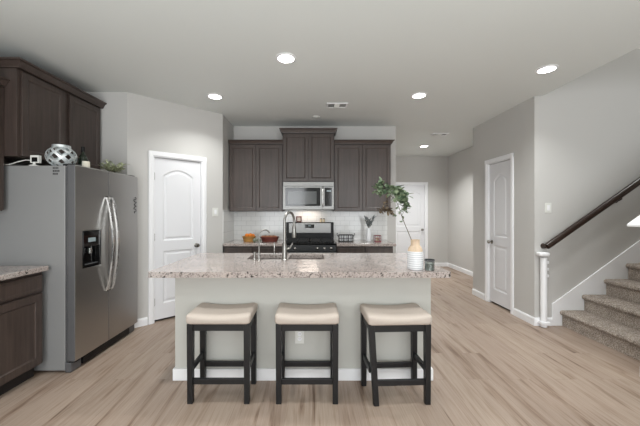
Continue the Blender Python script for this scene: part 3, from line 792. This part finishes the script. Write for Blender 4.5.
MB().box(X0+0.65, X1-0.045, YM-0.0035, YM-0.0022, Z0+0.265, Z0+0.285).build('display', M['lcd'], mw, world=True)

d = bpy.data.lights.new('cooktop_lamp', 'AREA'); d.shape = 'RECTANGLE'; d.size = 0.3; d.size_y = 0.05; d.energy = 0.7; d.color = (1, 0.86, 0.74)
lo = bpy.data.objects.new('cooktop_lamp', d); COL.objects.link(lo); lo.parent = mw; lo.location = (0.0, 0.09, -0.008)
# ------------------------------------------------------------------ range
rg = thing('gas_range', (-0.033, 4.55, 0), 'stainless and black gas range between the two back countertops', 'range')
RX0, RX1, RY = -0.411, 0.343, 4.215
def rb(name, mt, b6, bev=0): return MB().box(*b6).build(name, mt, rg, bev, world=True)
rb('body', M['black'], (RX0, RX1, 4.255, 4.855, 0.01, 0.895), 0.002)
rb('cooktop', M['black_gloss'], (RX0, RX1, 4.235, 4.75, 0.8955, 0.915), 0.004)
s = MB(); s.prism([(4.254, 0.795), (RY, 0.80), (RY+0.012, 0.893), (4.254, 0.8945)], RX0, RX1, 'x'); s.build('control_panel', M['panel_black'], rg, 0.003, world=True)
for x in (-0.335, -0.24, 0.075, 0.175, 0.27):
    k = MB().lathe([(0.0, 0.0), (0.021, 0.0), (0.021, 0.008), (0.017, 0.012), (0.015, 0.028), (0.0, 0.030)], (x, RY+0.004, 0.847), 20, False, False, 'y').build('knob', M['knobm'], rg, smooth=True, world=True)
rb('oven_door', M['steel_h'], (RX0+0.003, RX1-0.003, 4.222, 4.254, 0.20, 0.79), 0.004)
rb('oven_window', M['black_gloss'], (RX0+0.12, RX1-0.12, 4.219, 4.2215, 0.35, 0.62), 0.0)
rb('drawer', M['steel_h'], (RX0+0.003, RX1-0.003, 4.222, 4.254, 0.05, 0.19), 0.004)
MB().tube([(RX0+0.06, 4.2215, 0.735), (RX0+0.06, 4.18, 0.74), (RX1-0.06, 4.18, 0.74), (RX1-0.06, 4.2215, 0.735)], 0.011, 12).build('handle', M['handle'], rg, smooth=True, world=True)
# backguard
rb('backguard', M['black'], (RX0, RX1, 4.752, 4.855, 0.9155, 1.196), 0.006)
rb('backguard_face', M['steel_h'], (RX0+0.045, RX1-0.045, 4.744, 4.7515, 1.03, 1.185), 0.002)
rb('clock_display', M['black_gloss'], (-0.115, 0.035, 4.741, 4.7435, 1.105, 1.165), 0.001)
rb('digits', M['lcd'], (-0.06, -0.02, 4.7395, 4.7407, 1.135, 1.15))
for gx0, gx1 in ((RX0+0.03, -0.045), (-0.02, RX1-0.03)):
    s = MB(); z = 0.938; h_ = 0.012
    for y in (4.27, 4.385, 4.495, 4.61, 4.72): s.box(gx0, gx1, y-0.005, y+0.005, z, z+h_)
    for x in (gx0, (gx0+gx1)/2-0.005, gx1-0.01): s.box(x, x+0.01, 4.265, 4.725, z, z+h_)
    for x in (gx0, gx1-0.01):
        for y in (4.27, 4.72): s.box(x, x+0.01, y-0.005, y+0.005, 0.916, z)
    s.build('grate', M['iron'], rg, world=True)
for x in (-0.24, 0.16):
    for y in (4.38, 4.60):
        MB().lathe([(0.045, 0), (0.045, 0.008), (0.03, 0.010), (0.03, 0.016), (0, 0.018)], (x, y, 0.9155), 20, True, False).build('burner', M['iron'], rg, smooth=True, world=True)
# on the backguard
pf = thing('picture_frame', (-0.21, 4.80, 1.197), 'small dark framed picture standing on the range backguard at left', 'picture frame')
leaf_mesh(0.088, 0.094, 0.014, [rect(-0.028, 0.028, 0.016, 0.078)], [(0.001, 0.004)], False, -0.044, 0).build('frame', M['red_wicker'], pf, 0.002)
MB().box(-0.027, 0.027, 0.0015, 0.0038, 0.017, 0.077).build('picture', M['photo'], pf)
for dx_, lab in ((-0.022, 'cream shaker on the range backguard, left one of a pair'), (0.026, 'cream shaker on the range backguard, right one of a pair')):
    q = thing('shaker', (0.165+dx_, 4.80, 1.197), lab, 'shaker', group='shakers on the range')
    MB().lathe([(0, 0), (0.018, 0), (0.020, 0.01), (0.015, 0.045), (0.0, 0.046)], (0, 0, 0), 18, False, False).build('body', M['cream'], q, smooth=True)
    MB().lathe([(0.0145, 0.0465), (0.0155, 0.05), (0.012, 0.062), (0, 0.065)], (0, 0, 0), 18, True, False).build('cap', M['nickel'], q, smooth=True)

# ------------------------------------------------------------------ things on the back counters
CT = 0.9145
def basket(loc, rx, ry, h, mt, name, lab):
    t = thing(name, loc, lab, 'basket')
    s = MB(); n_ = 36; rows = 7
    rings = []
    prof = [(0.0, 0.004), (0.74, 0.0), (0.8, 0.0)]
    def ring(f, z): return [(rx*f*math.cos(2*PI*k/n_), ry*f*math.sin(2*PI*k/n_), z) for k in range(n_)]
    R_ = [ring(0.78, 0.0)]
    for j in range(rows+1):
        f = 0.8+0.2*j/rows; wv = 0.012*(1 if j % 2 else -1)
        R_.append([(rx*(f+wv*(1 if k % 2 else -1))*math.cos(2*PI*k/n_), ry*(f+wv*(1 if k % 2 else -1))*math.sin(2*PI*k/n_), 0.003+h*j/rows) for k in range(n_)])
    R_ += [ring(0.93, h), ring(0.75, 0.012)]
    s.loft(R_); s.build('weave', mt, t)
    MB().tube([(rx*math.cos(2*PI*k/24), ry*math.sin(2*PI*k/24), h+0.003) for k in range(25)], 0.006, 8).build('rim', mt, t, smooth=True)
    return t
basket((-0.950, 4.53, CT), 0.100, 0.078, 0.072, M['wicker'], 'fruit_basket', 'tan woven basket holding oranges on the back counter')
for x, y, z, r, lab in ((-0.925, 4.50, 0.105, 0.034, 'orange in front in the tan basket'), (-0.985, 4.55, 0.10, 0.032, 'orange at the left end in the tan basket'), (-0.90, 4.555, 0.095, 0.032, 'orange at the right end in the tan basket'), (-0.95, 4.575, 0.09, 0.030, 'orange at the back in the tan basket')):
    tag(MB().ball((0, 0, 0), r, 3, (1, 1, 0.94)).build('orange', M['orange'], smooth=True), lab, 'orange', 'oranges in the basket').location = (x, y, CT+z-0.01)
for i, (x, y, lab) in enumerate(((-0.845, 4.425, 'grey green fruit between the two baskets, left one'), (-0.783, 4.425, 'grey green fruit between the two baskets, right one'))):
    tag(MB().ball((0, 0, 0), 0.030, 3, (1, 0.9, 1)).build('avocado', M['greyfruit'], smooth=True), lab, 'fruit', 'grey green fruits').location = (x, y, CT+0.030)
basket((-0.640, 4.53, CT), 0.142, 0.088, 0.066, M['red_wicker'], 'bread_basket', 'wide red brown woven basket right of the tan basket')
for i in range(7):
    a = -0.09+0.03*i
    tag(MB().ball((0, 0, 0), 0.024, 2, (1.2, 0.9, 0.8)).build('nut', M['nut'], smooth=True), 'brown nut-like ball heaped in the wide red brown basket', 'nut', 'brown balls in the red brown basket').location = (-0.645+a, 4.53+(0.02 if i % 2 else -0.02), CT+0.074)
# wire rack with cups
wr = thing('wire_rack', (0.51, 4.52, CT), 'black wire rack with scrolled ends on the right back counter', 'rack')
s = MB()
for z in (0.006, 0.05, 0.10):
    for y in (-0.05, 0.05): s.tube([(-0.105, y, z), (0.105, y, z)], 0.005 if z != 0.05 else 0.0035, 8)
    for x in (-0.105, 0.105): s.tube([(x, -0.05, z), (x, 0.05, z)], 0.0045, 8)
for k in range(7):
    x = -0.105+0.035*k
    for y in (-0.05, 0.05): s.tube([(x, y, 0.006), (x, y, 0.10)], 0.0033, 6)
    s.tube([(x, -0.05, 0.006), (x, 0.05, 0.006)], 0.003, 6)
for sx in (-1, 1): s.tube([(sx*0.105, 0, 0.07), (sx*0.128, 0, 0.095), (sx*0.135, 0, 0.12), (sx*0.122, 0, 0.125)], 0.005, 8)
s.build('wire_frame', M['iron'], wr, smooth=True)
for k in range(3):
    c_ = thing('cup', (0.51-0.066+0.066*k, 4.52, CT+0.0105), ('small white cup in the wire rack, left end', 'small white cup in the middle of the wire rack', 'small white cup in the wire rack, right end')[k], 'cup', group='cups in the wire rack')
    MB().lathe([(0, 0), (0.022, 0), (0.026, 0.01), (0.029, 0.088), (0.026, 0.088), (0.023, 0.012), (0, 0.008)], (0, 0, 0), 24, False, False).build('body', M['white_glaze'], c_, smooth=True)
# white vase with grey leaves
wv = thing('white_vase', (0.865, 4.58, CT), 'slim white vase with grey green sprigs on the right back counter', 'vase')
MB().lathe([(0, 0), (0.036, 0), (0.040, 0.02), (0.040, 0.11), (0.032, 0.15), (0.030, 0.20), (0.026, 0.20), (0.028, 0.15), (0.034, 0.11), (0.03, 0.01), (0, 0.008)], (0, 0, 0), 28, False, False).build('body', M['white_glaze'], wv, smooth=True)
s = MB(); st = MB(); random.seed(5)
for k, (dx, L) in enumerate(((-0.05, 0.15), (-0.02, 0.13), (0.02, 0.11), (0.06, 0.17), (0.09, 0.16), (0.0, 0.1))):
    b0 = Vector((0, 0, 0.03)); tp_ = Vector((dx, random.uniform(-0.03, 0.03), 0.20+L)); st.tube([b0, Vector((dx*0.15, 0, 0.2)), tp_], 0.0018, 5)
    for j in range(9):
        c_ = Vector((dx*0.15, 0, 0.2)).lerp(tp_, 0.1+0.9*j/8); dv = (tp_-b0).normalized()+randv()*0.6
        leafgeo(s, c_, dv, 0.05, 0.024)
s.build('foliage', M['leaf_grey'], wv, smooth=True); st.build('stems', M['stem'], wv)
rl = thing('candle_box', (0.985, 4.52, CT), 'small dark red open box candle holder right of the white vase', 'candle holder')
s = MB(); a = 0.048; k = 0.009
for sx in (-1, 1):
    for sy in (-1, 1): s.box(sx*a-k if sx > 0 else -a, a if sx > 0 else -a+k, sy*a-k if sy > 0 else -a, a if sy > 0 else -a+k, 0.012, 0.086)
s.box(-a, a, -a, a, 0, 0.012); 
for z in (0.044,): s.box(-a, a, -a, -a+k, z, z+0.008)
s.box(-0.004, 0.004, -a, -a+k, 0.012, 0.086)
for b6 in ((-a, a, -a, -a+k), (-a, a, a-k, a), (-a, -a+k, -a+k, a-k), (a-k, a, -a+k, a-k)): s.box(*b6, 0.086, 0.096)
s.build('frame', M['red'], rl)
MB().lathe([(0.024, 0), (0.024, 0.05), (0, 0.048)], (0, 0, 0.0125), 20, True, False).build('candle', M['cream'], rl, smooth=True)

# ------------------------------------------------------------------ vase, branch and candle on the island
va = thing('island_vase', (0.803, 2.335, CT), 'white ribbed vase with tan neck on the island worktop', 'vase')
MB().lathe([(0, 0), (0.052, 0), (0.058, 0.006), (0.0600, 0.02), (0.0600, 0.125), (0.0575, 0.142), (0.0, 0.142)], (0, 0, 0), 40, False, False).build('body', M['vase_white'], va, smooth=True)
MB().lathe([(0.0, 0.1425), (0.0574, 0.1425), (0.050, 0.165), (0.038, 0.182), (0.034, 0.190), (0.034, 0.226), (0.036, 0.230), (0.030, 0.230), (0.028, 0.185), (0.0, 0.170)], (0, 0, 0), 36, False, False).build('neck', M['vase_tan'], va, smooth=True)
PX = 2.335/300
def W(px, py, dy=0.0): return Vector(((px-312)*PX-0.803, dy, (CAMZ+(212-py)*PX)-CT))
br_ = thing('eucalyptus_branch', (0.803, 2.335, CT), 'leafy green eucalyptus branch arching from the island vase', 'branch')
st = MB(); s = MB(); sb = MB(); random.seed(21)
main = [W(415, 248), W(411.5, 240), W(406, 226, 0.01), (W(402.5, 216, 0.02)), W(400, 208, 0.02), W(396, 200, 0.01), W(389, 194, 0), W(381, 188, -0.02)]
st.tube(main, [0.0028]*4+[0.0022, 0.002, 0.0016, 0.001], 7)
subs = [[W(404, 219, 0.01), W(400, 214, -0.03), W(396, 213, -0.05)], [W(402.5, 216, 0.02), W(406, 209, 0.03), W(408, 206, 0.05)], [W(401, 211, 0.02), W(405, 200, -0.03), W(404, 194, -0.05)],
        [W(399, 205, 0.02), W(402, 196, 0.05), W(400, 189, 0.07)], [W(396, 200, 0), W(389, 203, -0.04), W(382, 208, -0.06)], [W(392, 196, 0), W(386, 200, 0.04), W(378, 206, 0.05)],
        [W(389, 194, 0), W(391, 188, 0.03), W(393, 184, 0.05)], [W(385, 191, 0), W(382, 184, -0.04), W(379, 180, -0.05)]]
for q in subs: st.tube(q, [0.0016, 0.0012, 0.0008], 5)
def clump(mb, px, py, r, n_, L=0.042, W_=0.036):
    for k in range(n_):
        o_ = randv()*r*random.uniform(0.2, 1)*PX; o_.y *= 1.3
        leafgeo(mb, W(px, py)+o_, randv(-0.1), L*random.uniform(0.7, 1.15), W_*random.uniform(0.7, 1.1))
for a_ in ((405, 207, 3.5, 16), (404, 200, 5, 34), (400, 196, 6, 44), (405, 194.5, 3.5, 20), (397, 190, 5.5, 36), (390, 190, 6, 34), (383, 190, 6.5, 34), (380, 185, 5.5, 26), (378, 190, 5, 14)): clump(s, *a_)
for a_ in ((400, 211.5, 1.5, 5), (395, 214, 1.2, 4), (407, 204.5, 2, 6), (406, 212, 1.5, 4), (404, 218, 1.2, 3), (401, 223, 1, 2), (397, 207, 2, 5)): clump(s, *a_, 0.026, 0.016)
for a_ in ((389, 211, 4, 30), (384, 209, 4, 20), (380, 209, 3, 12), (386, 202, 5, 14), (392, 212, 2.5, 16)): clump(sb, *a_, 0.026, 0.018)
s.build('foliage', M['leaf'], br_, smooth=True); sb.build('dry_foliage', M['leaf_brown'], br_, smooth=True); st.build('stem', M['stem'], br_, smooth=True)
cj = thing('candle_jar', (0.897, 2.29, CT), 'small smoked glass candle jar right of the island vase', 'candle')
MB().lathe([(0, 0), (0.032, 0), (0.0345, 0.004), (0.0355, 0.083), (0.033, 0.083), (0.0318, 0.008), (0, 0.007)], (0, 0, 0), 32, False, False).build('glass', M['smoke'], cj, smooth=True)
MB().lathe([(0, 0.0075), (0.031, 0.0085), (0.0318, 0.058), (0, 0.056)], (0, 0, 0), 28, False, False).build('wax', M['wax'], cj, smooth=True)
MB().lathe([(0.0357, 0.072), (0.0365, 0.072), (0.0368, 0.084), (0.0357, 0.084), (0.0357, 0.072)], (0, 0, 0), 32, False, False).build('rim', M['gasket'], cj, smooth=True)

# ------------------------------------------------------------------ stairs, handrail, gate post
sc = thing('staircase', (2.976, 3.03, 0), 'carpeted brown grey staircase rising to the right behind the half wall', 'stairs')
NS = 8; rise, run = 0.187, 0.262
for k in range(NS):
    xn = 2.958+run*k; z1 = rise*(k+1); xr = xn+0.03; xe = xr+run+(0.0 if k < NS-1 else 0.35)
    r = 0.028; pr = [(xr, rise*k*0+0.001 if k == 0 else rise*k+0.001)]
    pr = [(xr, 0.001 if k == 0 else rise*k-0.0), (xr, z1-2*r-0.012)]
    for j in range(9):
        a = -PI/2-PI*j/8; pr.append((xn+r+r*math.cos(a), z1-r+r*math.sin(a)))
    pr += [(xe, z1), (xe, z1-rise if k else 0.001)]
    if k: pr[0] = (xr+0.0005, z1-rise+0.0005); pr[-1] = (xe, z1-rise+0.0005)
    MB().prism(pr, 2.482, YS-0.018, 'y').build('step', M['carpet'], sc, smooth=True, world=True)
for k in range(1, NS):
    pass
s = MB()
for k in range(1, NS):
    xa = 2.958+run*k+0.034; s.box(xa, xa+run-0.002 if k < NS-1 else xa+0.5, 2.49, YS-0.02, 0.001, rise*k-0.001)
s.build('base', M['carpet'], sc, world=True)
hr = thing('handrail', (2.75, YS-0.07, 0.95), 'dark wood handrail climbing the stair wall on brackets', 'handrail')
p0 = Vector((2.765, 3.53, 0.955)); dr = Vector((1, 0, SL*0.97)).normalized()
pts = [p0+dr*d_ for d_ in (0.0, 0.03, 0.3, 1.0, 2.6)]
MB().tube(pts, [0.034, 0.037, 0.037, 0.037, 0.037], 16, flat=(0.85, 1.0)).build('rail', M['rail'], hr, smooth=True, world=True)
MB().tube([p0+Vector((0.012, 0.0, 0)), (2.772, 3.56, 0.953), (2.772, YS-0.003, 0.953)], [0.028, 0.026, 0.034], 14).build('wall_return', M['rail'], hr, smooth=True, world=True)
for d_ in (1.07, 2.3):
    q = p0+dr*d_
    b_ = MB().tube([q+Vector((0, 0, -0.028)), q+Vector((0, 0.0, -0.06)), q+Vector((0, 0.03, -0.072)), (q.x, YS-0.002, q.z-0.072)], [0.009, 0.009, 0.010, 0.012], 10)
    b_.lathe([(0.030, 0), (0.030, 0.006), (0.012, 0.016)], (q.x, YS-0.0015, q.z-0.072), 20, True, True, 'y')
    b_.build('bracket', M['rail'], hr, smooth=True, world=True)
gp_ = thing('gate_post', (2.742, 3.55, 0), 'white upright gate post on the wall corner under the handrail end', 'gate post')
MB().lathe([(0.034, 0.004), (0.034, 0.82), (0.0, 0.822)], (0, 0, 0), 24, True, False).build('tube', M['trim'], gp_, smooth=True)
rounded_box(0.12, 0.088, 0.05, 0.02, 6, None, (-0.012, 0.0, 0.862)).build('cap', M['trim'], gp_, smooth=True)
rounded_box(0.10, 0.085, 0.04, 0.01, 4, None, (0.0, 0, 0.05)).build('bracket', M['trim'], gp_, smooth=True)
for z in (0.60, 0.68, 0.76): rounded_box(0.035, 0.03, 0.035, 0.008, 4, None, (0.054, 0.02, z)).build('latch', M['trim'], gp_, smooth=True)
MB().box(0.050, 0.058, 0.036, 0.046, 0.58, 0.80).build('strap', M['plate'], gp_)
